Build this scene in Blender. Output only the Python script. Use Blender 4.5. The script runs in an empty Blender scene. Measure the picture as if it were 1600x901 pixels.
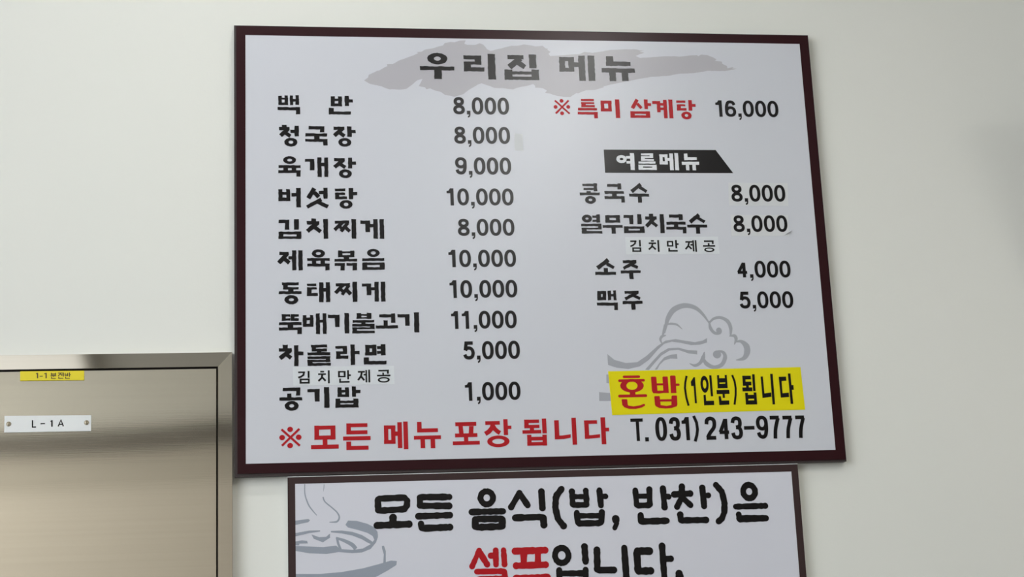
import bpy, bmesh, math, random
from mathutils import Vector, Matrix
from mathutils.geometry import delaunay_2d_cdt

SC = bpy.context.scene
COL = SC.collection

# ------------------------------------------------------------------ camera
FOC = 2423.35                       # focal length in pixels of the 1600x901 frame
RR = ((0.9883005698830495, -0.041534651400886566, 0.1467544081172592),
      (-0.007755790235276402, -0.9746465892621723, -0.22361545956717932),
      (0.1523214734916474, 0.21986108971944365, -0.9635659136461358))   # rows: right, down, forward in (x, up, out-of-wall)
FACE = -0.020                       # y of the menu board's printed face; the wall is y = 0
TOPZ = 2.72                         # height of the board's top edge
def w3(v): return Vector((v[0], -v[2], v[1]))
CAMPOS = Vector((0.06998766, FACE - 2.96785501, TOPZ - 1.22320852))
cd = bpy.data.cameras.new('camera')
cam = bpy.data.objects.new('camera', cd); COL.objects.link(cam)
cd.sensor_width = 36.0; cd.lens = FOC / 1600 * 36.0; cd.clip_start = 0.02
ax, ay, az = w3(RR[0]), -w3(RR[1]), -w3(RR[2])
M = Matrix((ax, ay, az)).transposed().to_4x4(); M.translation = CAMPOS
cam.matrix_world = M
SC.camera = cam

# ------------------------------------------------------------------ light and exposure
SC.view_settings.view_transform = 'Standard'
SC.view_settings.look = 'None'
SC.view_settings.gamma = 1.0
SC.view_settings.use_curve_mapping = False
SC.view_settings.exposure = -0.09
LAMP_W = 32.0                         # emission of the ceiling lamps
SKY_W = 7.6                          # daylight outside the window
world = bpy.data.worlds.new('sky'); SC.world = world; world.use_nodes = True
bg = world.node_tree.nodes['Background']
bg.inputs[0].default_value = (0.88, 0.94, 1.0, 1); bg.inputs[1].default_value = SKY_W

# ------------------------------------------------------------------ helpers
def plane_pt(px, py, y):
    """the point of the plane at depth y that the photo shows at (px, py) -> (x, z)"""
    c = ((px - 800.0) / FOC, (py - 450.5) / FOC, 1.0)
    d = [sum(RR[r][k] * c[r] for r in range(3)) for k in range(3)]
    d = w3(d); t = (y - CAMPOS.y) / d.y
    p = CAMPOS + d * t
    return (p.x, p.z)

def srgb(r, g, b):
    f = lambda c: (c / 12.92 if c <= 0.04045 else ((c + 0.055) / 1.055) ** 2.4)
    return (f(r / 255), f(g / 255), f(b / 255), 1)

def mat(name, col, rough=0.5, metal=0.0, spec=0.5, bump=None, vary=None, aniso=0.0, emit=None, coat=0.0):
    m = bpy.data.materials.new(name); m.use_nodes = True
    nt = m.node_tree; p = nt.nodes['Principled BSDF']
    p.inputs['Base Color'].default_value = col
    p.inputs['Roughness'].default_value = rough
    p.inputs['Metallic'].default_value = metal
    p.inputs['Specular IOR Level'].default_value = spec
    p.inputs['Anisotropic'].default_value = aniso
    p.inputs['Coat Weight'].default_value = coat
    if emit:
        p.inputs['Emission Color'].default_value = emit[0]
        p.inputs['Emission Strength'].default_value = emit[1]
    tc = nt.nodes.new('ShaderNodeTexCoord')
    def noise(scale3, detail=3):
        mp = nt.nodes.new('ShaderNodeMapping'); mp.inputs['Scale'].default_value = scale3
        nt.links.new(tc.outputs['Object'], mp.inputs['Vector'])
        n = nt.nodes.new('ShaderNodeTexNoise'); n.inputs['Scale'].default_value = 1.0
        n.inputs['Detail'].default_value = detail
        nt.links.new(mp.outputs['Vector'], n.inputs['Vector'])
        return n
    if vary:                                   # (scale3, amount): gentle mottling of the base colour
        n = noise(vary[0]); mx = nt.nodes.new('ShaderNodeMix'); mx.data_type = 'RGBA'
        a = vary[1]
        mx.inputs[6].default_value = tuple(c * (1 - a) for c in col[:3]) + (1,)
        mx.inputs[7].default_value = tuple(min(1, c * (1 + a)) for c in col[:3]) + (1,)
        nt.links.new(n.outputs['Fac'], mx.inputs[0])
        nt.links.new(mx.outputs[2], p.inputs['Base Color'])
    if bump:                                   # (scale3, strength, distance)
        n = noise(bump[0], 4); b = nt.nodes.new('ShaderNodeBump')
        b.inputs['Strength'].default_value = bump[1]; b.inputs['Distance'].default_value = bump[2]
        nt.links.new(n.outputs['Fac'], b.inputs['Height'])
        nt.links.new(b.outputs['Normal'], p.inputs['Normal'])
    return m

def link(name, me, m, parent=None):
    o = bpy.data.objects.new(name, me); COL.objects.link(o)
    if m: me.materials.append(m)
    if parent:
        o.parent = parent
        o.matrix_parent_inverse = Matrix.Translation(-parent.location)
    return o

def from_bm(name, bm, m, parent=None, smooth=False):
    bmesh.ops.recalc_face_normals(bm, faces=bm.faces)
    me = bpy.data.meshes.new(name); bm.to_mesh(me); bm.free()
    if smooth:
        for p in me.polygons: p.use_smooth = True
    return link(name, me, m, parent)

def add_box(bm, x0, x1, y0, y1, z0, z1, bevel=0.0):
    r = bmesh.ops.create_cube(bm, size=1)
    for v in r['verts']:
        v.co = Vector(((x0 + x1) / 2 + v.co.x * (x1 - x0), (y0 + y1) / 2 + v.co.y * (y1 - y0), (z0 + z1) / 2 + v.co.z * (z1 - z0)))
    if bevel:
        es = {e for v in r['verts'] for e in v.link_edges}
        bmesh.ops.bevel(bm, geom=list(es), offset=bevel, segments=2, affect='EDGES', profile=0.5)

def slab(bm, pts, y0, y1):
    """extruded polygon: pts (x, z), from y0 (wall side) to y1 (front)"""
    n = len(pts)
    a = [bm.verts.new((x, y0, z)) for x, z in pts]; b = [bm.verts.new((x, y1, z)) for x, z in pts]
    bm.faces.new(a); bm.faces.new(b)
    for i in range(n): bm.faces.new((a[i], a[(i + 1) % n], b[(i + 1) % n], b[i]))

def ring_slab(bm, outer, inner, y0, y1):
    n = len(outer)
    V = lambda pts, y: [bm.verts.new((x, y, z)) for x, z in pts]
    oa, ia, ob, ib = V(outer, y0), V(inner, y0), V(outer, y1), V(inner, y1)
    for i in range(n):
        j = (i + 1) % n
        bm.faces.new((ob[i], ob[j], ib[j], ib[i])); bm.faces.new((oa[i], oa[j], ia[j], ia[i]))
        bm.faces.new((oa[i], oa[j], ob[j], ob[i])); bm.faces.new((ia[i], ia[j], ib[j], ib[i]))

def thing(name, loc, label, cat, group=None):
    o = bpy.data.objects.new(name, None); COL.objects.link(o)
    o.location = loc; o.empty_display_size = 0.05
    o['label'] = label; o['category'] = cat
    if group: o['group'] = group
    return o

def struct(o): o['kind'] = 'structure'; return o

# ------------------------------------------------------------------ printed ink: flat shapes laid on a plane parallel to the wall
PXM = 0.00134                        # about one photo pixel on the board, in metres
class Ink:
    def __init__(s, y, crop=(0, 0, 1), rough=0.0, seed=1):
        s.y = y; s.crop = crop; s.rough = rough; s.rng = random.Random(seed); s.polys = []
    def pt(s, x, y):
        ox, oy, k = s.crop
        return plane_pt(ox + x / k, oy + y / k, s.y)
    def jag(s, pts):
        if not s.rough: return pts
        out = []; n = len(pts)
        for i in range(n):
            (x0, z0), (x1, z1) = pts[i], pts[(i + 1) % n]
            L = math.hypot(x1 - x0, z1 - z0); k = max(1, int(L / (3.6 * PXM)))
            for j in range(k):
                t = j / k; a = s.rough * PXM
                out.append((x0 + (x1 - x0) * t + s.rng.uniform(-a, a), z0 + (z1 - z0) * t + s.rng.uniform(-a, a)))
        return out
    def rect(s, x0, x1, z0, z1): s.polys.append(s.jag([(x0, z0), (x1, z0), (x1, z1), (x0, z1)]))
    def box(s, x0, x1, y0, y1):
        xm, ym = (x0 + x1) / 2, (y0 + y1) / 2
        s.rect(s.pt(x0, ym)[0], s.pt(x1, ym)[0], s.pt(xm, y1)[1], s.pt(xm, y0)[1])
    def wid(s, w): return w / s.crop[2] * PXM
    def line(s, w, pts):
        s.butt([s.pt(*p) for p in pts], s.wid(w))
    def butt(s, P, w):
        P = [Vector(p) for p in P]; L, R = [], []
        for i, p in enumerate(P):
            d0 = (P[i] - P[i - 1]).normalized() if i else None
            d1 = (P[i + 1] - P[i]).normalized() if i < len(P) - 1 else None
            d0 = d0 or d1; d1 = d1 or d0
            n0, n1 = Vector((-d0.y, d0.x)), Vector((-d1.y, d1.x))
            m = n0 + n1
            m = m.normalized() if m.length > 1e-6 else n0
            k = min(1.6, 1 / max(0.3, m.dot(n0)))
            L.append(p + m * w / 2 * k); R.append(p - m * w / 2 * k)
        s.polys.append(s.jag([tuple(p) for p in L] + [tuple(p) for p in reversed(R)]))
    def taper(s, tri):
        P = [(Vector(s.pt(x, y)), s.wid(w)) for x, y, w in tri]
        Q = []
        for i in range(len(P) - 1):
            p0, p1, p2, p3 = P[max(0, i - 1)], P[i], P[i + 1], P[min(len(P) - 1, i + 2)]
            for j in range(6):
                t = j / 6
                c = lambda a, b, c_, d: 0.5 * (2 * b + (c_ - a) * t + (2 * a - 5 * b + 4 * c_ - d) * t * t + (3 * b - a - 3 * c_ + d) * t ** 3)
                Q.append((c(p0[0], p1[0], p2[0], p3[0]), p1[1] + (p2[1] - p1[1]) * t))
        Q.append(P[-1]); L, R = [], []
        for i, (p, w) in enumerate(Q):
            d = (Q[min(i + 1, len(Q) - 1)][0] - Q[max(i - 1, 0)][0]).normalized()
            n = Vector((-d.y, d.x)); L.append(p + n * w / 2); R.append(p - n * w / 2)
        for i in range(len(L) - 1):
            s.polys.append([tuple(L[i]), tuple(L[i + 1]), tuple(R[i + 1]), tuple(R[i])])
    def brush(s, w, pts, closed=False):
        P = [Vector(s.pt(*p)) for p in pts]
        for _ in range(2):                              # round the corners off
            Q = [] if closed else [P[0]]; n = len(P)
            for i in range(n if closed else n - 1):
                a, b = P[i], P[(i + 1) % n]; Q += [a * .93 + b * .07, a * .07 + b * .93]
            if not closed: Q.append(P[-1])
            P = Q
        R = []; D = []
        n = len(P)
        for i in range(n if closed else n - 1):
            a, b = P[i], P[(i + 1) % n]; k = max(1, int((b - a).length / (4 * PXM)))
            D += [a + (b - a) * (j / k) for j in range(k)]
        if not closed: D.append(P[-1])
        R = [s.wid(w) / 2 * 1.05 * (1 + s.rng.uniform(-1, 1) * 0.11 * (1 if s.rough else 0)) for _ in D]
        for p, r in zip(D, R):
            s.polys.append([(p.x + r * math.cos(a * math.pi / 8), p.y + r * math.sin(a * math.pi / 8)) for a in range(16)])
        for i in range(len(D) if closed else len(D) - 1):
            j = (i + 1) % len(D); a, b = D[i], D[j]; d = b - a
            if d.length < 1e-7: continue
            nn = Vector((-d.y, d.x)).normalized()
            s.polys.append([tuple(a + nn * R[i]), tuple(b + nn * R[j]), tuple(b - nn * R[j]), tuple(a - nn * R[i])])
    def ring(s, cx, cy, rx, ry, hx=0, hy=0, pw=2.0):
        X, Z = s.pt(cx, cy); s.ring_m(X, Z, s.wid(rx), s.wid(ry), s.wid(hx), s.wid(hy), pw)
    def ring_m(s, X, Z, rx, ry, hx, hy, pw=2.0):
        N = 40; e = 2 / pw
        cs = [(math.cos(2 * math.pi * k / N), math.sin(2 * math.pi * k / N)) for k in range(N)]
        cs = [(math.copysign(abs(c) ** e, c), math.copysign(abs(n) ** e, n)) for c, n in cs]
        jr = [1 + s.rng.uniform(-1, 1) * 0.03 * (1 if s.rough else 0) for _ in range(N)]
        o = [(X + rx * j * c, Z + ry * j * n) for (c, n), j in zip(cs, jr)]
        if hx <= 0: s.polys.append(o); return
        h = [(X + hx * c, Z + hy * n) for c, n in cs]
        for k in range(N): s.polys.append([o[k], o[(k + 1) % N], h[(k + 1) % N], h[k]])
    def draw(s, text):
        for c in text.replace('\n', ' ').split(';'):
            t = c.split()
            if not t: continue
            k, v = t[0], [float(q) for q in t[1:]]
            pr = lambda q: list(zip(q[0::2], q[1::2]))
            if k == 'b': s.box(*v)
            elif k == 'q':                              # a hollow box: outer x0 x1 y0 y1, hole x0 x1 y0 y1
                a, b_, c_, d, e, f, g, h = v
                s.box(a, b_, c_, g); s.box(a, b_, h, d); s.box(a, e, c_, d); s.box(f, b_, c_, d)
            elif k == 'p': s.polys.append(s.jag([s.pt(*q) for q in pr(v)]))
            elif k == 'l': s.line(v[0], pr(v[1:]))
            elif k == 'r': s.brush(v[0], pr(v[1:]))
            elif k == 'c': s.brush(v[0], pr(v[1:]), True)
            elif k == 't': s.taper(list(zip(v[0::3], v[1::3], v[2::3])))
            elif k == 'o': s.ring(*v)
        return s
    # ---- figures of the price columns
    def digit(s, ch, x0, x1, z0, z1, w):
        W, H = x1 - x0, z1 - z0
        U = lambda u, v: (x0 + w / 2 + u * (W - w), z1 - w / 2 - v * (H - w))      # centre-line box
        E = lambda u, v: (x0 + u * W, z1 - v * H)                                  # full box
        def curve(pts):
            P = [Vector(U(*p)) for p in pts]; Q = []
            for i in range(len(P) - 1):
                a, b, c, d = P[max(0, i - 1)], P[i], P[i + 1], P[min(len(P) - 1, i + 2)]
                for j in range(6):
                    t = j / 6
                    Q.append(0.5 * (2 * b + (c - a) * t + (2 * a - 5 * b + 4 * c - d) * t * t + (3 * b - a - 3 * c + d) * t ** 3))
            Q.append(P[-1]); L, R = [], []
            for i, p in enumerate(Q):
                d = (Q[min(i + 1, len(Q) - 1)] - Q[max(i - 1, 0)]).normalized(); n = Vector((-d.y, d.x))
                L.append(p + n * w / 2); R.append(p - n * w / 2)
            for i in range(len(L) - 1): s.polys.append([tuple(L[i]), tuple(L[i + 1]), tuple(R[i + 1]), tuple(R[i])])
        def ell(u, v, ru, rv, pw=2.2, hw=1.0):
            X, Z = E(u, v); s.ring_m(X, Z, ru * W, rv * H, ru * W - w * hw, rv * H - w * .92, pw)
        if ch == '0': ell(.5, .5, .5, .5, 2.25)
        elif ch == '8': ell(.5, .255, .45, .255, 2.2); ell(.5, .725, .5, .275, 2.2)
        elif ch in '96':
            pts = [(1, .30), (1, .48), (.97, .68), (.82, .92), (.5, 1), (.16, .93), (.02, .76)]
            if ch == '9': ell(.5, .32, .5, .32); curve(pts)
            else: ell(.5, .68, .5, .32); curve([(1 - a, 1 - b) for a, b in pts])
        elif ch == '1': s.polys.append([E(*q) for q in ((0, .15), (.28, .13), (.5, .0), (1, 0), (1, 1), (.52, 1), (.52, .29), (0, .29))])
        elif ch == '5':
            s.butt([U(1, .01), U(.2, .01), U(.08, .50)], w)
            curve([(.08, .50), (.25, .38), (.52, .34), (.84, .42), (1, .66), (.86, .92), (.5, 1), (.15, .94), (0, .77)])
        elif ch == '4':
            s.butt([U(.74, 1.08), U(.74, .02)], w); s.butt([U(.70, .05), U(.02, .72)], w * .95); s.butt([U(-.08, .72), U(1.1, .72)], w * .92)
        elif ch == '3':
            curve([(.02, .24), (.14, .06), (.48, 0), (.84, .06), (.94, .24), (.82, .42), (.42, .47)])
            curve([(.42, .47), (.84, .52), (1, .74), (.86, .94), (.5, 1), (.14, .94), (0, .75)])
        elif ch == '2':
            curve([(.03, .30), (.12, .08), (.5, 0), (.88, .08), (.97, .28), (.84, .50), (.4, .74), (.08, .98)])
            s.butt([U(-.06, 1), U(1.08, 1)], w)
        elif ch == '7':
            s.butt([U(-.1, 0), U(1.1, 0)], w); curve([(.98, .03), (.74, .33), (.54, .66), (.44, 1.1)])
        elif ch == ',':
            s.polys.append([(x0, z0 + .21 * H), (x1, z0 + .21 * H), (x1, z0), (x1 - .12 * W, z0 - .11 * H), (x1 - .45 * W, z0 - .18 * H), (x0 + .22 * W, z0 - .18 * H), (x0 + .22 * W, z0 - .11 * H), (x0 + .55 * W, z0 - .06 * H), (x0 + .62 * W, z0), (x0, z0)])
    def number(s, txt, x0, x1, y0, y1):
        """a figure string filling the pixel box x0..x1, y0..y1"""
        AW = {'1': .40, ',': .205}
        GAP = {'1': .21, ',': .095}
        tot = 0; pos = []
        for i, ch in enumerate(txt):
            a = AW.get(ch, .675); pos.append((tot, a))
            nx = txt[i + 1] if i + 1 < len(txt) else ''
            g = .115 if nx == ',' else GAP.get(ch, .08)
            if ch == '1' and nx == ',': g = .26
            if ch == '1' and nx == '6': g = .17
            tot += a + (g if nx else 0)
        xm, ym = (x0 + x1) / 2, (y0 + y1) / 2
        X0, X1 = s.pt(x0, ym)[0], s.pt(x1, ym)[0]; Z0, Z1 = s.pt(xm, y1)[1], s.pt(xm, y0)[1]
        k = (X1 - X0) / tot; w = (Z1 - Z0) * .185
        for ch, (p, a) in zip(txt, pos): s.digit(ch, X0 + p * k, X0 + (p + a) * k, Z0, Z1, w)
        return s
    def build(s, name, m, parent, label=None):
        # merge the overlapping strokes into one flat sheet without doubled faces
        K = 1000.0
        cx = sum(p[0] for p in s.polys[0]) / len(s.polys[0]); cz = sum(p[1] for p in s.polys[0]) / len(s.polys[0])
        co, fa = [], []
        for poly in s.polys:
            P = []
            for p in poly:
                if not P or abs(p[0] - P[-1][0]) + abs(p[1] - P[-1][1]) > 2e-6: P.append(p)
            if len(P) > 1 and abs(P[0][0] - P[-1][0]) + abs(P[0][1] - P[-1][1]) < 2e-6: P.pop()
            if len(P) < 3: continue
            ar = sum(P[i][0] * P[(i + 1) % len(P)][1] - P[(i + 1) % len(P)][0] * P[i][1] for i in range(len(P)))
            if ar < 0: P.reverse()
            b = len(co); co += [Vector(((x - cx) * K, (z - cz) * K)) for x, z in P]
            fa.append(list(range(b, b + len(P))))
        vo, eo, fo, ov, oe, of = delaunay_2d_cdt(co, [], fa, 1, 1e-4)
        vs = [(v.x / K + cx, s.y, v.y / K + cz) for v in vo]
        fs = []
        bb = [(min(co[i].x for i in f), max(co[i].x for i in f), min(co[i].y for i in f), max(co[i].y for i in f), [co[i] for i in f]) for f in fa]
        def inside(x, y):
            for x0, x1, y0, y1, P in bb:
                if x < x0 or x > x1 or y < y0 or y > y1: continue
                c = False; q = P[-1]
                for p in P:
                    if (p.y > y) != (q.y > y) and x < (q.x - p.x) * (y - p.y) / (q.y - p.y) + p.x: c = not c
                    q = p
                if c: return True
            return False
        for f in fo:
            if not inside(sum(vo[i].x for i in f) / len(f), sum(vo[i].y for i in f) / len(f)): continue
            ar = sum(vo[f[i]].x * vo[f[(i + 1) % len(f)]].y - vo[f[(i + 1) % len(f)]].x * vo[f[i]].y for i in range(len(f)))
            if abs(ar) > 1e-7: fs.append(list(f) if ar > 0 else list(reversed(f)))
        used = sorted({i for f in fs for i in f}); ix = {v: i for i, v in enumerate(used)}
        vs = [vs[i] for i in used]; fs = [[ix[i] for i in f] for f in fs]
        me = bpy.data.meshes.new(name); me.from_pydata(vs, [], fs); me.update()
        o = link(name, me, m, parent)
        if label: o['label'] = label
        return o

# ------------------------------------------------------------------ materials
m_wall = mat('wall_paint', srgb(225, 225.5, 219), .75, spec=.25, bump=((160, 160, 160), .06, .002), vary=((1.3, 1.3, 1.3), .012))
m_ceil = mat('ceiling_paint', srgb(180, 177, 171), .9, spec=.2, vary=((2, 2, 2), .01))
m_floor = mat('floor_vinyl', srgb(98, 95, 90), .45, vary=((3, 14, 3), .12))
m_room = mat('room_paint', srgb(206, 203, 195), .85, spec=.2, vary=((2, 2, 2), .02))
m_dark = mat('dark_fascia', srgb(92, 87, 80), .6, vary=((5, 5, 5), .05))
m_face = mat('printed_white', srgb(204, 206, 213), .27, spec=.4, bump=((30, 30, 30), .03, .002))
m_face2 = mat('printed_white_cool', srgb(210, 211, 220), .40, spec=.35, bump=((30, 30, 30), .03, .002))
m_maroon = mat('maroon_vinyl', srgb(44, 14, 20), .28, spec=.22, vary=((14, 14, 14), .08))
m_brown = mat('brown_vinyl', srgb(56, 40, 40), .45, spec=.25, vary=((14, 14, 14), .06))
m_edge = mat('dark_edge_profile', srgb(56, 48, 48), .45, spec=.3, vary=((20, 20, 20), .06))
m_black = mat('black_ink', srgb(8, 6, 9), .27, spec=.38, vary=((60, 60, 60), .05))
m_red = mat('red_ink', srgb(172, 12, 24), .4, spec=.3, vary=((60, 60, 60), .05))
m_grey = mat('grey_ink', srgb(158, 160, 167), .42, vary=((6, 6, 6), .03))
m_bowl = mat('bluish_grey_ink', srgb(146, 153, 165), .45, vary=((6, 6, 6), .03))
m_smear = mat('pale_grey_ink', srgb(174, 172, 178), .29, vary=((9, 9, 9), .03))
m_strip = mat('clear_sticker', srgb(209, 213, 217), .4, vary=((9, 9, 9), .01))
m_yellow = mat('yellow_sticker', srgb(222, 210, 0), .5, spec=.22, vary=((9, 9, 9), .03))
m_label = mat('yellow_label', srgb(226, 208, 30), .5, vary=((40, 40, 40), .03))
m_plate = mat('white_plate', srgb(226, 228, 228), .45, vary=((20, 20, 20), .01))
m_white = mat('white_ink', srgb(222, 224, 228), .4, vary=((20, 20, 20), .01))
m_brownink = mat('brown_ink', srgb(70, 48, 16), .5, vary=((20, 20, 20), .03))
m_steel = mat('brushed_steel', srgb(207, 201, 188), .06, metal=1.0, bump=((5, 5, 700), .02, .0004), vary=((1.2, 1.2, 160), .05))
m_trimsteel = mat('brushed_steel_trim', srgb(203, 197, 185), .06, metal=1.0, bump=((6, 6, 700), .02, .0004), vary=((1.5, 1.5, 200), .04))
m_gap = mat('dark_cavity', srgb(26, 20, 16), .8, vary=((9, 9, 9), .05))
m_screw = mat('screw_steel', srgb(190, 180, 160), .3, metal=1.0, vary=((90, 90, 90), .05))
m_pale_room = mat('pale_panelling', srgb(206, 198, 186), .7, vary=((2, 2, 2), .02))
m_dado = mat('taupe_paint', srgb(150, 144, 134), .8, vary=((2, 2, 2), .02))
m_mid = mat('grey_beige_paint', srgb(184, 177, 165), .8, vary=((2, 2, 2), .02))
m_screen = mat('dark_screen', srgb(18, 18, 20), .2, vary=((2, 2, 2), .02))
m_lamp = mat('lamp_diffuser', (1, 1, 1, 1), .6, emit=((1.0, .995, .962, 1), LAMP_W), vary=((4, 4, 4), .01))
m_panel = mat('reflection_panel', (.8, .8, .8, 1), .6, emit=((1.0, .985, .95, 1), .55), vary=((4, 4, 4), .01))
m_lampb = mat('lamp_body', srgb(235, 235, 232), .5, vary=((4, 4, 4), .01))
m_alu = mat('window_aluminium', srgb(190, 190, 188), .4, metal=.6, vary=((4, 4, 4), .03))
m_glass = bpy.data.materials.new('window_glass'); m_glass.use_nodes = True
nt = m_glass.node_tree; nt.nodes.remove(nt.nodes['Principled BSDF'])
mixn = nt.nodes.new('ShaderNodeMixShader'); tr = nt.nodes.new('ShaderNodeBsdfTransparent'); gl = nt.nodes.new('ShaderNodeBsdfGlossy')
gl.inputs['Roughness'].default_value = .02; mixn.inputs[0].default_value = .05
nt.links.new(tr.outputs[0], mixn.inputs[1]); nt.links.new(gl.outputs[0], mixn.inputs[2])
nt.links.new(mixn.outputs[0], nt.nodes['Material Output'].inputs['Surface'])

# ------------------------------------------------------------------ the room
XL, XR, YB, ZC = -2.6, 3.4, -6.2, 3.50
T = 0.12
def wall(name, m, boxes):
    bm = bmesh.new()
    for b in boxes: add_box(bm, *b)
    return struct(from_bm(name, bm, m))
wall('wall_back', m_wall, [(XL - T, XR + T, 0, T, 0, ZC)])
wall('floor', m_floor, [(XL - T, XR + T, YB - T, T, -T, 0)])
wall('ceiling', m_ceil, [(XL - T, XR + T, YB - T, T, ZC, ZC + T)])
wall('wall_right', m_dado, [(XR, XR + T, YB, 0, 0, ZC)])
wall('wall_front', m_room, [(XL - T, XR + T, YB - T, YB, 2.46, ZC), (XL - T, XR + T, YB - T, YB, 0, 2.46)])
wall('trim_1', m_dark, [(XL, XR, YB, YB + .05, 2.675, 2.805)])
wall('trim_3', m_mid, [(XL, XR, YB, YB + .02, 2.465, 2.675)])
wall('trim_2', m_pale_room, [(XL, XR, YB, YB + .02, 0.1, 2.46)])
WY0, WY1, WZ0, WZ1 = -5.6, -1.5, 1.4, 3.35
wall('wall_left', m_room, [(XL - T, XL, YB, WY0, 0, ZC), (XL - T, XL, WY1, 0, 0, ZC), (XL - T, XL, WY0, WY1, 0, WZ0), (XL - T, XL, WY0, WY1, WZ1, ZC)])
bm = bmesh.new()
fr_ = 0.05
for y0, y1, z0, z1 in ((WY0, WY0 + fr_, WZ0, WZ1), (WY1 - fr_, WY1, WZ0, WZ1), (WY0, WY1, WZ0, WZ0 + fr_), (WY0, WY1, WZ1 - fr_, WZ1), ((WY0 + WY1) / 2 - .03, (WY0 + WY1) / 2 + .03, WZ0, WZ1)):
    add_box(bm, XL - .09, XL - .03, y0, y1, z0, z1)
win = struct(from_bm('window_1', bm, m_alu))
bm = bmesh.new(); add_box(bm, XL - .063, XL - .057, WY0 + fr_, WY1 - fr_, WZ0 + fr_, WZ1 - fr_)
from_bm('pane', bm, m_glass, win)
pl = bpy.data.lights.new('window_portal', 'AREA'); pl.shape = 'RECTANGLE'; pl.size = WY1 - WY0; pl.size_y = WZ1 - WZ0
pl.cycles.is_portal = True
po = bpy.data.objects.new('window_portal', pl); COL.objects.link(po)
po.location = (XL - .02, (WY0 + WY1) / 2, (WZ0 + WZ1) / 2); po.rotation_euler = (math.pi / 2, 0, math.pi / 2)
po.rotation_euler = Vector((1, 0, 0)).to_track_quat('-Z', 'Y').to_euler()

# ceiling lamps: long fittings running away from the wall, plus added fill lights
def lamp(x0, x1, y0, y1, label, dm=None):
    t = thing('ceiling_lamp', ((x0 + x1) / 2, (y0 + y1) / 2, ZC - .06), label, 'lamp', 'ceiling lamps')
    bm = bmesh.new(); add_box(bm, x0 - .02, x1 + .02, y0 - .02, y1 + .02, ZC - .045, ZC, .008); from_bm('lamp_body', bm, m_lampb, t)
    bm = bmesh.new(); add_box(bm, x0, x1, y0, y1, ZC - .06, ZC - .046, .004); from_bm('diffuser', bm, dm or m_lamp, t)
lamp(1.05, 1.19, -3.9, -1.6, 'longest white ceiling lamp, running straight out from the menu board')
lamp(-2.0, -.66, -3.7, -2.7, 'wide dim glowing panel added for the cabinet trim to reflect', m_panel)  # glowing sheet added so the cabinet's top trim shows a bright reflection
lamp(-.40, .40, -.98, -.88, 'short white fill light added to brighten the wall above the menu board')  # added fill, lifts the upper middle of the wall
lamp(-2.2, -2.06, -5.4, -3.9, 'white fill light added at the far end to brighten the left side')  # added fill for the left part of the wall
lamp(2.78, 3.08, -2.15, -1.75, 'short white ceiling lamp nearest the right-hand wall')
# an unseen tilted screen, added to cast the soft shadow at the right edge
caster = thing('shadow_screen', (2.2, 0, 2.14), 'unseen tilted screen added to cast the soft shadow right of the menu board', 'shadow_caster')
def tilted(bm, x0, x1, d0, d1, h0, h1):
    add_box(bm, x0, x1, -d1, -d0, h0, h1)
TM = Matrix.Translation((.02, -.05, 2.13)) @ Matrix.Rotation(math.radians(21), 4, 'X')
for nm, m_, bx in (('housing', m_black, (1.72, 2.68, .0, .035, .0, .56)), ('screen', m_screen, (1.735, 2.665, .035, .037, .02, .545))):
    bm = bmesh.new(); tilted(bm, *bx); bmesh.ops.transform(bm, matrix=TM, verts=bm.verts); from_bm(nm, bm, m_, caster)
bm = bmesh.new(); add_box(bm, 2.05, 2.35, -.16, 0, 2.36, 2.42, .004); from_bm('bracket', bm, m_edge, caster)

# ------------------------------------------------------------------ the steel distribution cabinet
def Q(pts, y): return [plane_pt(px, py, y) for px, py in pts]
TOP_TILT = .004
CF = -0.022                           # front plane of the cabinet trim
tl = plane_pt(0, 553.5, CF); tr_ = plane_pt(362.5, 550, CF)
cx1 = plane_pt(363, 720, CF)[0]; cz1 = (tl[1] + tr_[1]) / 2
ix1 = plane_pt(340.5, 720, CF)[0]; iz1 = plane_pt(200, 574.5, CF)[1]
tw, th = cx1 - ix1, cz1 - iz1
cw, chh = 0.76, 1.06
cx0, cz0 = cx1 - cw, cz1 - chh
ix0, iz0 = cx0 + tw, cz0 + th
cab = thing('panel_cabinet', ((cx0 + cx1) / 2, 0, cz0), 'brushed stainless steel electrical cabinet on the wall left of the menu board', 'electrical cabinet')
OUT = ((cx0, cz0), (cx1, cz0), (cx1, cz1), (cx0, cz1)); INN = ((ix0, iz0), (ix1, iz0), (ix1, iz1), (ix0, iz1))
for i, tilt in ((0, .0006), (1, .0006), (2, TOP_TILT), (3, .0006)):       # four mitred strips; the top one leans back a little
    (ax_, az_), (bx_, bz_) = OUT[i], OUT[(i + 1) % 4]; (dx_, dz_), (ex_, ez_) = INN[i], INN[(i + 1) % 4]
    bm = bmesh.new()
    P = [[bm.verts.new((x, y, z)) for x, z, y in ((ax_, az_, yo), (bx_, bz_, yo), (ex_, ez_, yi), (dx_, dz_, yi))] for yo, yi in ((-.0005, -.0005), (CF + tilt, CF))]
    bm.faces.new(P[0]); bm.faces.new(P[1])
    for k in range(4): bm.faces.new((P[0][k], P[0][(k + 1) % 4], P[1][(k + 1) % 4], P[1][k]))
    bmesh.ops.recalc_face_normals(bm, faces=bm.faces)
    bmesh.ops.bevel(bm, geom=[e for e in bm.edges if all(v in P[1] for v in e.verts)], offset=.0003, segments=1, affect='EDGES', profile=.5)
    from_bm('trim_strip', bm, m_trimsteel, cab)
bm = bmesh.new(); add_box(bm, ix0, ix1, -.006, -.002, iz0, iz1); from_bm('inner_box', bm, m_gap, cab)
g = .0035
DF = CF + .004                         # door face
bm = bmesh.new()                       # door leaf, its sheet bowed outward by a hair
nx, nz = 24, 24
dx0, dx1, dz0, dz1 = ix0 + g, ix1 - g, iz0 + g, iz1 - g
grid = []
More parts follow.
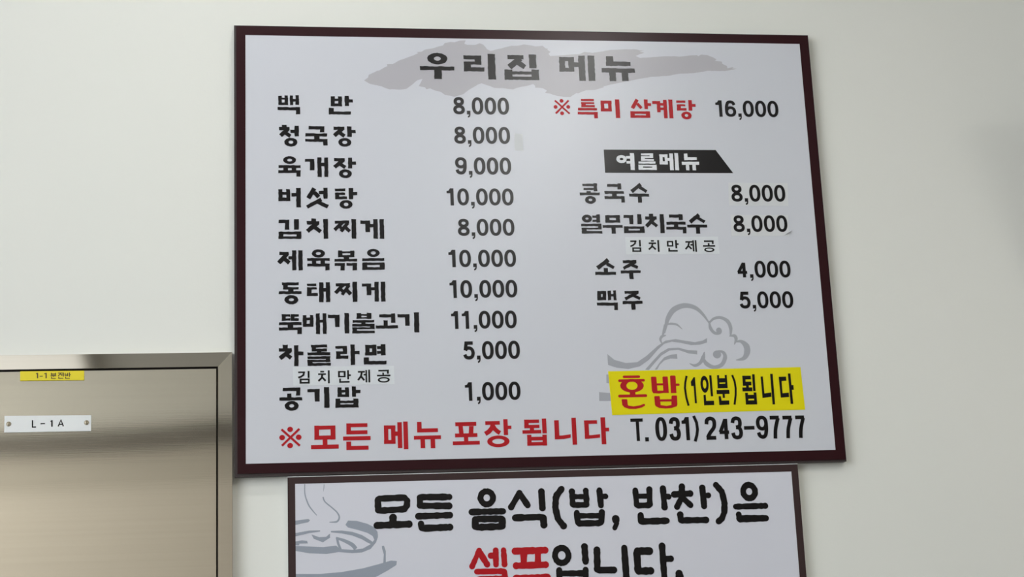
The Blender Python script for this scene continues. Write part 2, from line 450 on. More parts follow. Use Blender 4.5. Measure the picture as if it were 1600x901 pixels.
for i in range(nx + 1):
    row = []
    for k in range(nz + 1):
        u, v = i / nx, k / nz
        bow = .0014 * max(0, math.sin(math.pi * u)) ** .6 * math.sin(math.pi * v)
        row.append(bm.verts.new((dx0 + (dx1 - dx0) * u, DF - bow, dz0 + (dz1 - dz0) * v)))
    grid.append(row)
for i in range(nx):
    for k in range(nz): bm.faces.new((grid[i][k], grid[i + 1][k], grid[i + 1][k + 1], grid[i][k + 1]))
edge = [grid[i][0] for i in range(nx + 1)] + [grid[nx][k] for k in range(1, nz + 1)] + [grid[i][nz] for i in range(nx - 1, -1, -1)] + [grid[0][k] for k in range(nz - 1, 0, -1)]
back = [bm.verts.new((v.co.x, -.006, v.co.z)) for v in edge]
lip = [bm.verts.new(v.co) for v in edge]
for i in range(len(edge)):
    j = (i + 1) % len(edge); bm.faces.new((lip[i], lip[j], back[j], back[i]))
door = from_bm('door', bm, m_steel, cab, True)
for p in door.data.polygons:
    if abs(p.normal.y) < .5: p.use_smooth = False
LF = DF - .0030
bm = bmesh.new(); slab(bm, [Ink(LF, (20, 570, 12.31)).pt(*q) for q in ((140, 122), (1370, 108), (1370, 290), (140, 302))], DF - .0003, LF)
lab = from_bm('tape_label', bm, m_label, cab); lab['label'] = 'yellow tape label with small brown lettering'
Ink(LF - .0002, (20, 570, 12.31)).draw('''l 15 445 170 476 158; l 20 476 152 476 256; l 15 515 216 577 215; l 15 605 170 641 158; l 20 641 152 641 256;
 l 15 742 150 742 190; l 15 822 150 822 190; l 12 742 170 822 170; l 12 735 190 830 190; l 14 725 208 835 207; l 13 785 207 785 228; l 14 746 225 746 258 826 258;
 l 13 868 156 962 154; l 15 918 156 905 180 872 210; l 15 912 172 955 206; l 12 940 178 972 178; l 15 974 145 974 222; l 14 884 226 884 256 972 256;
 l 15 1006 152 1006 208; l 15 1056 152 1056 208; l 12 1006 178 1056 178; l 13 1000 204 1062 204; l 15 1090 143 1090 226; l 13 1090 184 1116 184; l 14 1017 226 1017 256 1096 256''').build('lettering', m_brownink, lab)
bm = bmesh.new(); slab(bm, [Ink(LF, (0, 640, 10.667)).pt(*q) for q in ((75, 100), (1520, 88), (1515, 352), (70, 378))], DF + .0005, LF)
plate = from_bm('name_plate', bm, m_plate, cab); plate['label'] = 'white plastic name plate held by two screws'
Ink(LF - .0002, (0, 640, 10.667)).draw('''l 19 541 172 541 286 600 285; l 17 675 231 750 229; l 15 840 192 866 180; l 22 866 172 866 280; l 19 970 276 1016 168 1056 274; l 15 985 242 1044 240''').build('lettering', m_black, plate)
for sx, sy in ((145, 235), (1442, 212)):
    X, Z = Ink(LF, (0, 640, 10.667)).pt(sx, sy)
    bm = bmesh.new(); r = bmesh.ops.create_uvsphere(bm, u_segments=20, v_segments=10, radius=.0046)
    bmesh.ops.delete(bm, geom=[v for v in bm.verts if v.co.z < -1e-5], context='VERTS')
    for v in bm.verts:
        c = v.co.copy(); slot = min(abs(c.x + c.y), abs(c.x - c.y)) < .0009 and c.xy.length < .003
        v.co = Vector((X + c.x, LF - c.z * (.28 if slot else .55), Z + c.y))
    from_bm('screw', bm, m_screw, plate)

# ------------------------------------------------------------------ the menu board
def sign(root, inner, rim, outer, thick_y, face_m, border_m):
    """printed panel with a dark border and a slim edge profile; corner lists are photo pixels TL, TR, BR, BL"""
    fy = thick_y
    I, R_, O = Q(inner, fy), Q(rim, fy), Q(outer, fy)
    cen = (sum(p[0] for p in O) / 4, sum(p[1] for p in O) / 4)
    bm = bmesh.new(); slab(bm, R_, -.001, fy + .0006); from_bm('backing_panel', bm, m_edge, root)
    bm = bmesh.new(); slab(bm, [(a + (c - a) * .0, b) for (a, b), c in zip(I, [0] * 4)], fy + .0005, fy); from_bm('printed_face', bm, face_m, root)
    bm = bmesh.new(); ring_slab(bm, R_, I, fy + .0005, fy - .0004); from_bm('border', bm, border_m, root)
    bm = bmesh.new(); ring_slab(bm, O, R_, -.001, fy + .0012); from_bm('edge_profile', bm, m_edge, root)
inner = [(383.5, 54.8), (1249.2, 68.6), (1305.5, 702.5), (384, 724.3)]
rim = [(369, 40.6), (1261.6, 56.0), (1321.4, 717.6), (371.3, 740.2)]
outer = [(365.6, 39.2), (1262.6, 54.8), (1323, 720.4), (366.5, 745)]
bl = plane_pt(366, 745, FACE)
board = thing('menu_board', (0.6, 0, bl[1]), 'large white menu board with dark maroon border listing dishes and prices', 'menu board')
sign(board, inner, rim, outer, FACE, m_face, m_maroon)
Y1 = FACE - .0003; Y2 = FACE - .0006

sm = Ink(Y1, (0, 0, 1), .25, 5)
def C(crop, txt):
    ox, oy, k = crop
    return [(ox + float(q.split(',')[0]) / k, oy + float(q.split(',')[1]) / k) for q in txt.split()]
B1, B2, B3 = (555, 55, 8), (740, 55, 7.273), (940, 55, 7.273)
outl = (C(B1, '110,565 160,530 170,495 270,445 300,440 400,385 395,360 430,358 470,362 540,320 640,285 740,245 790,222 765,212 830,205 870,180 1000,155 1100,125 1120,100 1190,85 1240,88 1310,68 1385,65 1365,105 1400,122 1500,120 1555,102')
        + C(B2, '110,105 150,155 190,180 290,155 430,120 500,120 570,105 640,112 700,128 780,120 820,150 845,155 835,165 875,190 850,212 872,238 1000,228 1200,215 1260,190 1350,200 1480,182')
        + C(B3, '20,182 100,165 250,160 400,160 440,172 490,172 430,188 485,198 385,235 440,258 560,250 700,240 840,240 880,245 1000,230 1080,225 1100,238 1130,220 1200,225 1260,250 1308,275 1290,290 1370,302 1365,318 1385,332 1425,350 1430,375 1500,362 1485,376 1540,380 1470,395 1400,408 1200,405 1050,430 870,440 760,460 550,475 400,500 230,535 100,560 20,582')
        + C(B2, '1480,590 1380,620 1280,625 1190,660 1170,658 1100,700 1030,700 950,690 870,665 810,652 835,630 790,602 740,598 700,595 700,570 675,555 600,575 520,590 450,615 320,600 240,600 160,570 90,545')
        + C(B1, '1530,620 1440,670 1350,735 1240,768 1120,745 1070,710 1000,690 940,665 890,672 870,650 795,635 820,590 840,545 780,560 700,625 640,670 560,680 430,675 380,662 330,640 180,605'))
sm.polys.append(sm.jag([plane_pt(x, y, Y1) for x, y in outl]))
sm.build('brush_stroke', m_smear, board, 'pale grey brush smear behind the title')

CA, CB, CC, CD = (420, 135, 6.005), (420, 280, 6.005), (420, 425, 6.4), (420, 525, 7.27)
seed = [10]
def word(name, crop, txt, m=None, y=None, rough=.33, parent=None, label=None):
    seed[0] += 1
    return Ink(Y2 if y is None else y, crop, rough, seed[0]).draw(txt).build(name, m or m_black, parent or board, label)

t = Ink(Y2, (650, 75, 8), .35, 3).draw('''o 267 132 124 74 42 26; b 48 480 228 278; b 228 323 270 388;
 b 593 815 92 142; b 732 815 92 205; b 600 815 170 206; b 600 688 170 290; b 600 855 240 292; b 898 993 75 393;
 b 1145 1342 88 140; l 72 1305 128 1168 238; l 64 1262 172 1362 240; b 1412 1503 82 252;
 b 1107 1205 268 396; b 1445 1538 270 400; b 1190 1460 292 330; b 1107 1538 355 398''')
t.build('title_lettering', m_black, board)
t = Ink(Y2, (860, 75, 10.667), .35, 4)
t.draw('''q 147 395 150 392 245 300 217 330; b 380 480 237 315; b 470 578 125 547; b 627 740 125 547;
 b 928 1048 138 297; b 928 1332 228 297; b 855 1407 338 410; b 985 1093 400 550; b 1190 1298 400 550''')
t.build('title_lettering', m_black, board)

word('dish_name', CA, '''b 90 122 88 173; b 148 180 85 173; b 90 180 106 123; b 90 180 150 174; b 198 228 85 173; b 250 283 82 173; b 198 283 118 142; b 83 293 194 222; b 254 293 194 262''')
word('dish_name', CA, '''b 583 620 92 185; b 650 686 92 185; b 583 686 113 136; b 583 686 159 185; b 712 752 87 185; b 740 788 121 150; b 563 610 200 262; b 563 770 235 263''')
word('dish_name', CA, '''b 124 168 358 390; b 96 196 380 410; l 36 178 402 108 462; l 34 150 430 203 466; b 241 282 370 468; b 203 250 406 437; o 207 522 58 41 21 15;
 b 374 522 372 402; b 480 521 372 430; b 343 547 440 468; b 427 475 460 500; b 343 552 492 518; b 510 552 492 553;
 b 607 708 376 408; l 37 690 395 613 462; l 34 660 430 712 466; b 736 778 374 473; b 770 815 408 437; o 713 524 58 41 22 15''')
word('dish_name', CA, '''o 195 690 57 36 22 13; b 90 298 738 764; b 138 180 755 792; b 215 258 755 792; b 90 298 785 811; b 259 298 785 846;
 b 338 428 680 707; b 386 427 680 787; b 456 494 666 848; b 521 557 666 848; b 490 525 715 748;
 b 613 713 672 702; l 37 695 690 617 757; l 34 665 725 718 760; b 743 783 668 768; b 775 819 703 732; o 718 818 57 41 21 15''')
word('dish_name', CB, '''b 90 128 92 203; b 163 200 92 203; b 90 200 118 143; b 90 200 171 203; b 212 262 128 160; b 257 300 80 264;
 l 40 428 85 370 178; l 36 425 122 468 166; b 470 520 108 140; b 512 551 80 180; l 34 492 188 358 260; l 35 460 214 555 257;
 b 620 717 86 112; b 620 717 124 146; b 622 660 124 187; b 622 733 160 187; b 749 791 80 186; b 785 828 120 150; o 725 235 57 40 20 16''')
word('dish_name', CB, '''b 92 193 380 410; b 151 192 380 472; b 237 281 373 472; q 92 304 490 558 137 260 515 535;
 b 398 444 367 400; b 356 475 391 424; l 40 455 410 362 488; l 36 428 448 485 490; b 512 556 373 558;
 b 618 752 387 415; l 32 690 405 618 474; l 30 740 410 676 490; l 28 660 436 700 478; l 34 712 442 760 488; b 777 820 373 557;
 b 860 950 387 418; b 906 949 387 497; b 945 990 420 450; b 981 1022 373 557; b 1040 1081 373 557''')
word('dish_name', CB, '''b 98 188 680 710; l 37 172 702 93 785; l 36 143 743 192 785; b 185 225 722 752; b 218 258 667 853; b 277 317 667 853;
 o 465 695 57 37 22 13; b 360 570 738 764; b 405 445 755 798; b 486 526 755 798; b 360 570 790 816; b 530 570 790 852;
 b 650 690 668 730; b 762 802 668 730; b 650 802 674 692; b 650 802 709 730; b 702 754 725 750; b 617 828 745 770; b 617 714 785 811; b 672 714 785 852; b 728 828 785 811; b 787 828 785 852;
 o 980 690 56 37 22 15; b 877 1083 739 765; q 877 1087 780 848 925 1040 804 823''')
word('dish_name', CC, '''b 133 297 103 130; b 142 190 120 172; b 142 297 149 173; b 194 245 165 198; b 100 327 190 218; o 225 275 63 44 24 14;
 b 382 475 115 140; b 382 480 150 173; b 382 428 150 238; b 382 490 208 238; b 503 547 100 300; b 571 613 100 300; b 540 578 160 195;
 b 668 812 110 141; l 34 742 128 666 208; l 32 800 128 735 226; l 30 712 165 752 204; l 36 772 172 820 220; b 837 885 95 296;
 b 930 1025 112 143; b 978 1024 112 230; b 1020 1065 152 182; b 1058 1100 97 295; b 1120 1165 95 295''')
word('dish_name', CC, '''b 130 215 420 445; b 130 170 420 485; b 130 215 461 485; b 220 298 420 445; b 220 258 420 485; b 220 300 461 485; b 102 327 500 528; b 187 245 520 556; b 102 330 552 580; b 286 330 552 618;
 b 340 378 428 545; b 411 445 428 545; b 340 445 453 480; b 340 445 515 545; b 471 511 412 618; b 539 577 412 618; b 505 545 475 505;
 b 592 708 425 458; b 660 707 425 547; b 757 803 408 612;
 b 878 924 407 465; b 979 1025 407 465; b 878 1025 419 435; b 878 1025 449 466; b 838 1055 479 503; b 926 968 495 520; b 835 1058 516 542; b 1012 1058 516 568; b 835 1058 551 569; b 835 882 551 610; b 835 1060 584 610;
 b 1103 1265 420 450; b 1222 1264 412 505; b 1147 1189 482 540; b 1070 1293 532 562;
 b 1288 1408 420 450; b 1361 1407 420 535; b 1453 1503 400 602''')
word('dish_name', CD, '''b 157 215 98 142; b 117 262 136 173; l 46 244 158 128 252; l 42 188 200 252 246; b 289 337 102 340; b 328 393 174 215;
 b 480 662 97 128; b 486 536 120 170; b 486 662 141 171; b 545 600 162 190; b 440 698 182 216; b 440 698 228 258; b 646 698 228 294; b 440 700 268 294; b 440 500 268 334; b 440 705 304 335;
 b 757 889 110 141; b 840 888 110 200; b 765 888 170 201; b 765 815 172 255; b 765 903 222 255; b 929 978 95 326; b 970 1032 166 205;
 q 1095 1222 98 217 1145 1172 140 182; b 1272 1327 90 217; b 1230 1280 110 146; b 1230 1280 166 200; b 1080 1140 242 320; b 1080 1338 281 320''')
word('dish_name', CD, '''b 158 357 584 622; b 309 357 580 675; b 207 258 650 700; b 118 380 694 730; o 260 790 71 51 25 18;
 b 438 577 600 636; b 522 577 600 740; b 629 687 577 812;
 b 782 828 582 690; b 865 910 582 690; b 782 910 610 637; b 782 910 659 690; b 944 992 570 688; b 985 1040 611 645; b 757 812 708 812; b 962 1018 706 808; b 757 1018 731 759; b 757 1018 773 810''')

for s_, b_ in (('8,000', (708, 795.2, 152, 178.8)), ('8,000', (709.6, 796.9, 197.9, 224.6)), ('9,000', (711.1, 798.6, 245.7, 272.7)),
               ('10,000', (698, 802.4, 294.2, 320.8)), ('8,000', (715.3, 803.7, 341.6, 368.2)), ('10,000', (700.8, 806.2, 389.9, 417)),
               ('10,000', (702.5, 808.2, 437.2, 465)), ('11,000', (705, 807.3, 485.3, 513.2)), ('5,000', (723.3, 812.3, 532.4, 561)),
               ('1,000', (726.6, 813.2, 596.3, 625.2)), ('16,000', (1118.1, 1216.1, 157, 182.7)), ('4,000', (1150.8, 1235.1, 407.1, 433.7)),
               ('5,000', (1155, 1239.4, 454.9, 481.5))):
    Ink(Y2).number(s_, *b_).build('price', m_black, board)

t = Ink(Y2, (855, 145, 12.3), .2, 7).draw('''l 34 148 145 432 400; l 34 412 145 165 395; o 275 153 37 37; o 160 270 37 37; o 405 270 37 37; o 286 392 37 37;
 b 648 898 118 156; b 652 905 178 213; b 655 740 178 275; b 655 915 236 276; b 592 960 290 337; b 588 972 366 415; b 903 972 366 490; q 1030 1238 150 355 1097 1170 208 297; b 1310 1393 125 482''')
t.build('special_lettering', m_red, board, 'red lettering for the special')
t = Ink(Y2, (975, 145, 12.8), .2, 8)
t.draw('''l 72 264 135 168 308; l 62 262 212 352 308; b 403 475 132 325; b 465 542 207 262; q 130 522 368 497 217 440 420 447;
 b 562 720 165 225; b 658 728 165 388; b 715 800 205 255; b 715 800 292 345; b 790 863 140 508; b 897 977 135 508;
 b 1042 1225 152 200; b 1054 1225 229 266; b 1056 1140 229 353; b 1056 1252 303 353; b 1288 1360 143 355; b 1350 1432 222 280; o 1250 452 106 81 34 30''')
t.build('special_lettering', m_red, board, 'red lettering for the special chicken soup')

S5 = (940, 230, 7.62)
ban = word('season_banner', S5, 'p 25 27 1358 32 1568 308 42 303', rough=0, y=Y1, label='black banner with a slanted right end')
word('lettering', S5, '''o 237 140 61 49 22 15; b 290 348 104 133; b 295 350 164 193; b 341 391 68 270;
 b 468 612 72 96; b 573 613 72 128; b 470 613 106 128; b 470 515 106 158; b 470 622 139 160; b 440 642 169 195; q 440 655 207 268 492 603 230 242;
 q 690 785 85 203 728 752 118 165; b 780 815 128 160; b 810 854 72 272; b 872 915 70 272; b 982 1022 75 152; b 982 1132 118 152; b 955 1160 173 208; b 1005 1043 200 273; b 1082 1122 200 273''', m_white, Y2, .22, ban, 'white lettering')
word('dish_name', (900, 280, 12.31), '''b 122 405 85 133; b 337 405 78 230; b 145 350 165 205; b 200 283 225 262; b 75 455 253 305; o 278 395 104 76 34 25;
 b 597 868 90 143; b 797 865 78 192; b 548 920 226 280; b 695 782 270 330; b 548 935 323 378; b 870 935 323 448;
 l 72 1248 96 1068 236; l 64 1222 150 1358 236; b 1022 1405 277 333; b 1190 1268 325 452''')
t = Ink(Y2, (900, 325, 13.33), .28, 9).draw('''o 228 217 104 82 32 22; b 342 440 152 200; b 345 440 240 285; b 423 500 130 300; b 108 530 326 376; b 457 530 326 442; b 118 530 408 442; b 122 225 408 528; b 122 545 475 528;
 q 610 915 146 302 700 830 202 250; b 555 972 351 408; b 740 825 400 530;
 b 990 1190 142 205; b 1107 1190 142 335; b 1277 1364 125 332; q 1003 1425 378 518 1093 1330 430 465''')
t.crop = (1000, 325, 13.33)
t.draw('''b 185 275 118 180; b 107 345 174 237; l 78 300 205 132 377; l 70 238 282 357 380; b 417 506 122 522;
 b 603 887 132 195; b 807 885 125 250; b 550 948 283 342; b 707 800 335 396; b 550 965 389 447; b 892 965 389 523;
 l 80 1225 138 1042 292; l 70 1196 198 1348 290; b 985 1400 341 402; b 1165 1250 392 530''')
t.build('dish_name', m_black, board)
word('dish_name', (920, 395, 9.01), '''l 58 275 96 122 213; l 47 250 148 354 208; b 212 270 212 270; b 92 382 266 308;
 b 478 672 101 143; l 44 655 128 488 216; l 40 590 164 692 206; b 450 730 245 285; b 570 630 278 368''')
word('dish_name', (920, 395, 9.01), '''q 120 243 535 663 170 195 580 622; b 267 313 528 663; b 346 387 525 663; b 305 355 576 610; b 115 408 698 740; b 357 410 698 800;
 b 505 702 532 573; l 44 684 558 512 647; l 40 620 594 722 643; b 475 757 675 717; b 599 657 710 800''')

# thin stickers lying on the printed face
def sticker(name, quad, m, label, th=.0005):
    bm = bmesh.new(); slab(bm, [plane_pt(x, y, FACE - th) for x, y in quad], FACE + .0002, FACE - th)
    o = from_bm(name, bm, m, board); o['label'] = label
    return o
N1 = (970, 365, 10); N2 = (455, 570, 9.697)
YS = FACE - .0008
st = sticker('note_strip', [(976.8, 370.2), (1121.8, 369.6), (1124.3, 396.6), (978.5, 397.4)], m_strip, 'pale strip with small black note under the cold noodles')
word('lettering', N1, '''b 147 245 104 128; l 25 226 116 222 152 190 180 150 198; b 286 312 97 200; q 180 320 213 283 206 294 236 261;
 b 470 518 100 122; b 435 552 136 160; l 26 497 150 483 205 438 246; l 26 487 190 547 246; b 574 602 98 283;
 q 721 820 112 200 746 796 134 178; b 850 878 97 228; b 870 903 149 175; b 743 770 222 279; b 743 890 255 279;
 b 1008 1116 115 139; l 26 1068 128 1054 190 1012 242; l 26 1056 190 1108 238; b 1088 1128 160 186; b 1121 1146 102 276; b 1160 1186 100 282;
 b 1298 1450 104 128; b 1422 1449 104 160; b 1360 1386 146 185; b 1283 1474 178 203; o 1383 250 80 36 53 17''', None, YS, 0, st)
st = sticker('note_strip', [(457.5, 572.8), (615.5, 571.2), (616.5, 599.8), (458.2, 602.2)], m_strip, 'pale strip with small black note under the ramen')
word('lettering', N2, '''b 105 210 98 122; l 26 192 112 186 150 150 176 106 192; b 249 278 90 195; q 127 280 205 281 156 254 230 256;
 b 440 500 90 112; b 408 526 126 150; l 27 470 140 462 195 412 242; l 27 466 182 522 240; b 556 583 80 277;
 q 709 824 90 185 737 795 113 163; b 849 875 78 218; b 866 902 141 165; b 728 755 205 268; b 728 885 243 268;
 b 1010 1116 90 115; l 27 1070 106 1058 168 1012 230; l 27 1058 172 1108 232; b 1096 1132 136 160; b 1126 1150 75 263; b 1169 1195 70 263;
 b 1320 1480 72 96; b 1451 1478 72 132; b 1381 1406 116 155; b 1300 1503 147 171; o 1402 224 84 40 57 20''', None, YS, 0, st)
m_pale = mat('warm_sticker', srgb(206, 208, 210), .5, vary=((9, 9, 9), .01))
st = sticker('price_sticker', [(1138, 285.2), (1230.6, 286.2), (1232, 321.6), (1139.5, 320.8)], m_pale, 'pale price sticker beside the soybean noodles')
Ink(YS).number('8,000', 1142.5, 1226.9, 288.5, 315).build('price', m_black, st)
st = sticker('price_sticker', [(1141.5, 335.2), (1231.4, 335.8), (1233.4, 368.6), (1142.8, 368.6)], m_pale, 'pale price sticker with a peeling lower corner')
Ink(YS).number('8,000', 1145.8, 1230.2, 336.2, 362.3).build('price', m_black, st)
bm = bmesh.new()                       # the curled corner
cr = [[plane_pt(x, y, FACE - .0006) for x, y in r] for r in (((1225.5, 368.2), (1236.5, 360.5)), ((1227.5, 365.6), (1235, 360.2)), ((1230.5, 364.8), (1235.2, 361.5)))]
rows = [[bm.verts.new((p[0], FACE - d, p[1])) for p in r] for r, d in zip(cr, (.0006, .0030, .0052))]
for a, b in zip(rows, rows[1:]): bm.faces.new((a[0], a[1], b[1], b[0]))
bmesh.ops.solidify(bm, geom=bm.faces[:], thickness=.0002)
from_bm('peeled_corner', bm, m_white, st)

sticker('tape_scrap', [(803.4, 208.4), (816.6, 209.2), (817.6, 235.8), (804.2, 235.2)], m_pale, 'faint scrap of clear tape beside a price', .0003)
Ink(Y1, (920, 460, 5.007)).draw('''t 588 300 20 604 240 24 622 180 36 665 118 42 745 86 38 830 102 32 893 155 22 945 228 8;
 t 598 238 6 640 228 18 690 236 16 732 272 3; t 600 236 24 590 275 22 578 320 14; t 604 318 6 572 328 22 560 352 18 572 382 8;
 t 942 205 8 952 262 26 985 300 24 1025 300 20 1036 278 12; o 1018 280 22 22; t 938 228 10 975 190 20 1030 180 22 1085 208 30 1110 262 28 1108 328 10;
 t 1098 326 3 1138 322 26 1152 348 26 1138 392 4; t 1140 372 6 1190 366 24 1232 402 48 1238 452 48 1212 498 30 1150 512 3;
 p 145 465 200 510 290 535 380 528 450 480 540 400 600 360 680 348 760 362 830 372 890 360 925 340 925 375 870 392 800 395 720 378 650 368 590 385 540 430 470 510 400 560 310 582 220 572 150 550;
 p 440 587 500 520 560 455 620 420 700 415 780 435 848 438 848 468 780 460 700 432 630 438 570 475 520 530 470 590;
 p 515 587 555 530 590 490 640 470 690 465 693 502 640 500 590 515 555 550 535 587;
 t 788 538 3 830 555 22 870 535 24 895 492 32 904 448 5; t 895 495 14 920 540 34 980 568 28 1040 548 30 1066 492 32 1052 452 24 1008 440 8; o 1003 468 32 30;
 p 137 625 170 625 170 695 138 692; p 80 762 190 772 190 832 82 832''').build('cloud_drawing', m_grey, board, 'grey line drawing of a cloud')
t = Ink(Y2, (430, 655, 10)).draw('''l 32 98 155 385 410; l 32 378 145 105 410; o 233 155 40 38; o 108 283 40 38; o 367 277 40 38; o 233 407 40 38;
 q 612 940 97 314 685 865 157 251; b 742 815 300 405; b 560 993 395 460; b 1112 1440 61 120; b 1112 1182 61 232; b 1112 1440 171 230; b 1060 1490 262 325; b 1112 1187 345 477; b 1112 1458 411 475''')
t.build('takeaway_notice', m_red, board, 'red lettering')
t = Ink(Y2, (590, 650, 10))
t.draw('''q 100 278 143 430 167 210 200 370; b 270 325 237 307; b 312 382 92 498; b 405 475 82 515; b 617 687 88 252; b 617 942 189 250; b 567 990 301 361; b 671 742 350 500; b 829 900 350 500''')
t.build('takeaway_notice', m_red, board, 'red lettering')
t = Ink(Y2, (700, 650, 12.3))
t.draw('''b 138 543 111 188; p 200 190 285 190 300 335 213 335; p 405 190 492 188 485 335 398 335; b 135 565 328 402; b 307 390 395 485; b 92 612 477 550;
 b 715 995 92 164; l 82 862 150 845 222 790 292 716 340; l 78 866 190 900 245 950 290 1000 322; b 1067 1150 55 362; b 1140 1218 180 245; o 968 482 201 105 108 45''')
t.build('takeaway_notice', m_red, board, 'red lettering')
t = Ink(Y2, (810, 645, 10.667))
t.draw('''b 97 343 109 165; b 97 172 109 252; b 97 350 196 251; b 190 262 245 295; b 67 380 283 341; b 395 467 90 338; b 147 220 362 541; b 402 475 360 541; b 200 420 395 456; b 147 475 482 541;
 b 602 678 120 437; p 605 377 735 373 872 352 872 410 760 432 608 438; b 893 968 78 528; b 1094 1310 121 180; b 1102 1175 121 430; p 1105 372 1230 366 1362 350 1362 410 1240 422 1108 432; b 1378 1455 70 520; b 1445 1513 243 305''')
t.build('takeaway_notice', m_red, board, 'red line of lettering along the bottom')

st = sticker('solo_meal_sticker', [(950.2, 579.8), (1250.7, 573.2), (1258.1, 639.7), (956.6, 648.2)], m_yellow, 'yellow strip sticker with red and black lettering', .0006)
YT = FACE - .0009
Ink(YT, (950, 575, 12.015)).draw('''r 44 300 161 580 158; r 46 216 234 668 225; o 450 328 214 122 100 74; b 408 515 425 505; r 50 218 523 708 513;
 p 255 590 270 580 350 580 362 590 372 680 382 700 480 715 600 695 670 668 690 672 697 700 640 735 520 765 400 765 310 735 268 690;
 p 805 170 818 158 895 158 908 170 930 430 900 470 850 468 825 430; p 1022 168 1035 155 1112 155 1122 168 1142 465 1040 465; b 905 1035 282 322; p 830 420 1040 418 1045 465 960 476 850 470;
 p 1163 150 1178 136 1252 136 1268 152 1285 465 1180 468; r 42 1270 310 1322 309;
 p 868 535 880 522 960 520 972 532 990 700 930 715 882 690; p 1192 525 1205 512 1282 510 1296 522 1303 690 1250 725 1190 700; b 960 1205 582 625; p 880 670 985 692 1100 706 1195 688 1302 670 1290 715 1200 745 1080 756 960 745 895 712''').build('lettering', m_red, st, 'two large red syllables')
Ink(YT, (1060, 575, 8)).draw('''l 25 102 95 86 180 82 250 100 370 128 468; p 155 168 190 112 207 112 232 438 207 438 190 222 160 222;
 o 327 200 50 102 21 52; l 28 398 88 420 350; p 313 335 342 330 348 408 445 406 448 460 322 463;
 p 482 88 508 85 516 250 492 252; p 578 85 605 84 616 248 590 250; b 495 600 124 178; b 500 605 194 250; b 478 638 271 322; b 553 581 315 370; p 502 350 530 348 540 405 635 402 638 455 512 460;
 l 25 672 85 703 165 716 250 716 330 702 455;
 b 800 905 93 140; b 802 840 93 220; b 805 912 168 215; b 845 880 205 245; b 800 925 240 288; l 32 936 75 950 285; b 838 874 306 452; b 945 980 302 452; b 860 960 332 381; b 842 982 401 453;
 p 1027 105 1055 103 1076 314 1160 302 1163 357 1052 372; l 32 1162 70 1193 452;
 p 1253 107 1345 105 1350 157 1290 160 1302 312 1380 305 1383 360 1280 367; l 32 1384 66 1420 445; b 1398 1440 210 270''').build('lettering', m_black, st, 'smaller black syllables')

t = Ink(Y2, (980, 640, 5.517)).draw('b 27 133 74 103; b 78 105 95 268; b 155 187 236 272; l 25 572 52 598 110 606 170 600 220 586 272; b 1007 1097 139 170')
for ch, x0, x1, y0, y1 in (('0', 242, 343, 62, 268), ('3', 360, 460, 62, 266), ('1', 472, 536, 62, 262), ('2', 667, 772, 57, 258), ('4', 783, 885, 57, 256), ('3', 893, 995, 56, 255), ('9', 1112, 1215, 50, 250), ('7', 1225, 1322, 50, 247), ('7', 1335, 1432, 50, 244), ('7', 1445, 1540, 48, 242)):
    xm, ym = (x0 + x1) / 2, (y0 + y1) / 2
    Z0, Z1 = t.pt(xm, y1)[1], t.pt(xm, y0)[1]
    t.digit(ch, t.pt(x0, ym)[0], t.pt(x1, ym)[0], Z0, Z1, (Z1 - Z0) * .165)
t.build('telephone_number', m_black, board)

# ------------------------------------------------------------------ the notice sign below
NF = -0.0185
inner2 = [(461, 755.5), (1236.3, 736.3), (1250.0, 901.2), (1290, 1290), (461.5, 1325)]
in_l = [(461, 755.6), (1236.4, 736.3)]; rm_l = [(449.2, 745.4), (1246.0, 724.8)]
def down(p, L):                        # straight down the sign by L metres, still square to its top edge
    return (p[0] + L * sl, p[1] - L)
A, B = plane_pt(*in_l[0], NF), plane_pt(*in_l[1], NF)
a, b = plane_pt(*rm_l[0], NF), plane_pt(*rm_l[1], NF)
sl = (B[1] - A[1]) / (B[0] - A[0])
SH = 0.62
note = thing('notice_sign', ((a[0] + b[0]) / 2, 0, a[1] - SH), 'white self-service notice sign with brown border, hung directly below the menu board', 'sign')
I = [A, B, down(B, SH - .028), down(A, SH - .028)]
R_ = [a, b, down(b, SH), down(a, SH)]
bm = bmesh.new(); slab(bm, [(x, z + .0012 if k < 2 else z) for k, (x, z) in enumerate(R_)], -.001, NF + .0006); from_bm('backing_panel', bm, m_plate, note)['label'] = 'white board showing as a thin line along the top'
bm = bmesh.new(); slab(bm, I, NF + .0005, NF); from_bm('printed_face', bm, m_face2, note)
bm = bmesh.new(); ring_slab(bm, R_, I, NF + .0005, NF - .0004); from_bm('border', bm, m_brown, note)
S1, S2 = NF - .0003, NF - .0006
bw = Ink(S1, (450, 750, 5.967)).draw('''t 156 36 9 158 130 10 190 225 12 228 280 10 268 326 6; t 326 155 12 345 200 11 410 255 11 458 300 12 478 345 14 455 385 16 385 390 5; t 336 38 6 334 72 6 330 104 2;
 p 68 376 190 360 205 372 190 390 68 416; p 68 492 200 468 300 466 300 478 200 492 68 522; p 218 505 235 510 290 530 355 527 392 495 392 535 325 578 240 545;
 p 68 570 130 560 178 565 185 588 105 590 105 606 68 606;
 p 68 612 150 615 330 622 420 612 450 608 485 640 600 648 700 635 770 595 800 560 838 500 838 530 820 580 770 640 690 672 600 678 470 668 360 686 200 680 68 658;
 p 560 375 640 378 740 405 800 435 835 480 838 530 815 572 800 545 790 520 740 490 650 462 560 440 535 415;
 p 400 472 500 468 600 480 690 510 770 560 812 590 790 602 740 580 690 550 600 515 500 495 400 485;
 l 20 456 532 468 590 490 644; t 448 536 16 530 565 28 600 602 34 632 640 34;
 p 875 612 895 610 912 660 912 775 888 775 893 690 878 640;
 p 68 872 300 872 500 855 700 820 850 780 960 748 1015 752 1010 790 930 840 840 890 700 960 68 960''')
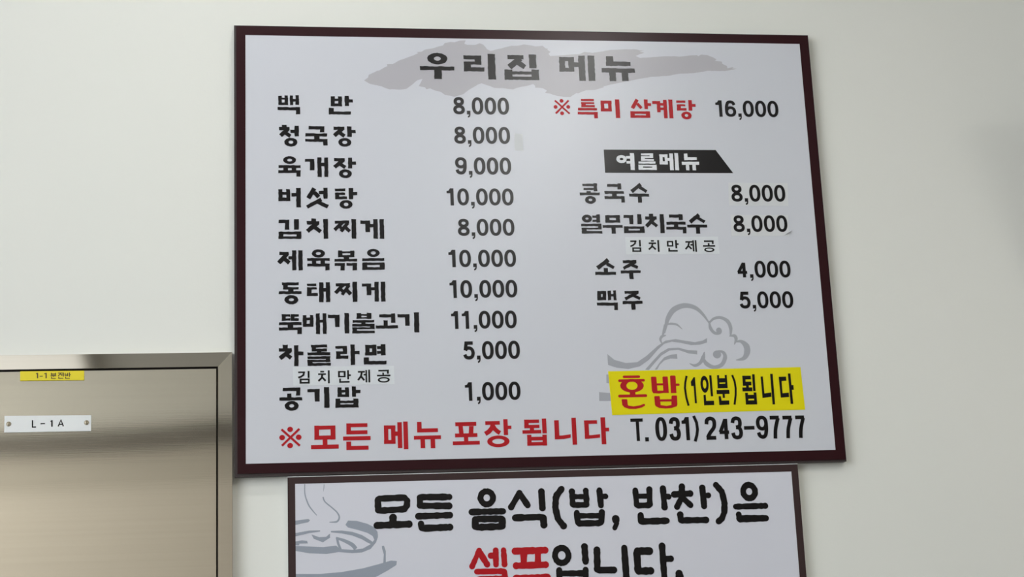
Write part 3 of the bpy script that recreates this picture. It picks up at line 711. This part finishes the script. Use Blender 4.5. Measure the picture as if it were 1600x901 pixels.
bw.build('bowl_drawing', m_bowl, note, 'bluish grey drawing of a steaming bowl')
t = Ink(S2, (575, 755, 11.264), 1, 21).draw('''c 98 172 268 640 246 690 300 682 400 630 452 180 480; r 112 440 595 440 690; r 104 160 738 720 714; r 100 1430 236 912 240 916 392 1425 394; r 96 885 576 1440 556; r 102 932 706 945 790 1440 768''')
t.crop = (725, 755, 11.264); t.draw('''o 400 252 150 155 52 55; r 98 135 502 690 488; c 104 196 624 672 620 676 755 200 772; r 96 975 168 830 415; r 96 975 168 1120 382; r 98 1362 140 1380 430; r 104 900 604 1392 588 1406 728''')
t.crop = (855, 750, 11.26); t.draw('''r 102 252 152 155 280 142 480 190 680 288 802; r 94 434 196 450 436 688 430 690 330 678 182; r 84 450 288 682 286; r 96 918 174 945 440; r 86 950 282 1030 282;
 r 96 520 568 540 758 952 752 962 560; r 82 540 624 950 622; r 112 1205 678 1208 700; r 72 1226 690 1222 760 1186 842''')
t.crop = (980, 745, 6.957); t.draw('''r 58 88 145 104 310 246 304 240 132; r 50 100 208 240 206; r 60 388 124 406 326; r 54 410 208 450 212; r 62 146 415 150 482 430 474;
 r 62 594 102 594 190; r 64 512 188 685 178; r 56 592 220 542 322; r 58 602 225 688 304; r 62 816 116 836 316; r 56 840 200 882 198; r 62 576 408 582 470 858 465;
 r 60 965 86 1030 160 1058 280 1056 380 1030 450 992 482; o 1325 157 94 100 32 35; r 56 1180 321 1500 312; r 58 1212 404 1218 452 1290 452; r 68 1230 452 1508 446''')
t.crop = (850, 840, 6.957); t.draw('''o 193 190 98 106 38 42; r 64 440 95 452 258; r 56 165 350 170 540 455 532 452 345; r 58 165 386 450 384; r 66 575 130 580 350 760 348; r 64 872 106 900 500;
 r 70 1145 142 1008 142 1022 362 1160 357; r 62 1283 86 1314 510; r 58 1320 228 1382 226; r 74 1468 386 1474 420''')
t.build('lettering', m_black, note)
Ink(S2, (725, 840, 11.43), 1, 22).draw('''r 84 270 228 145 508; r 94 285 265 415 476; r 86 566 220 572 478; r 90 480 316 560 316; r 88 706 214 724 470; r 88 228 602 722 592 732 720 250 732 250 850 740 850;
 r 106 912 236 1448 218; r 106 1068 260 1066 460; r 100 1320 250 1320 460; r 104 930 496 1458 478; r 104 930 720 1490 700''').build('lettering', m_red, note, 'red lettering')
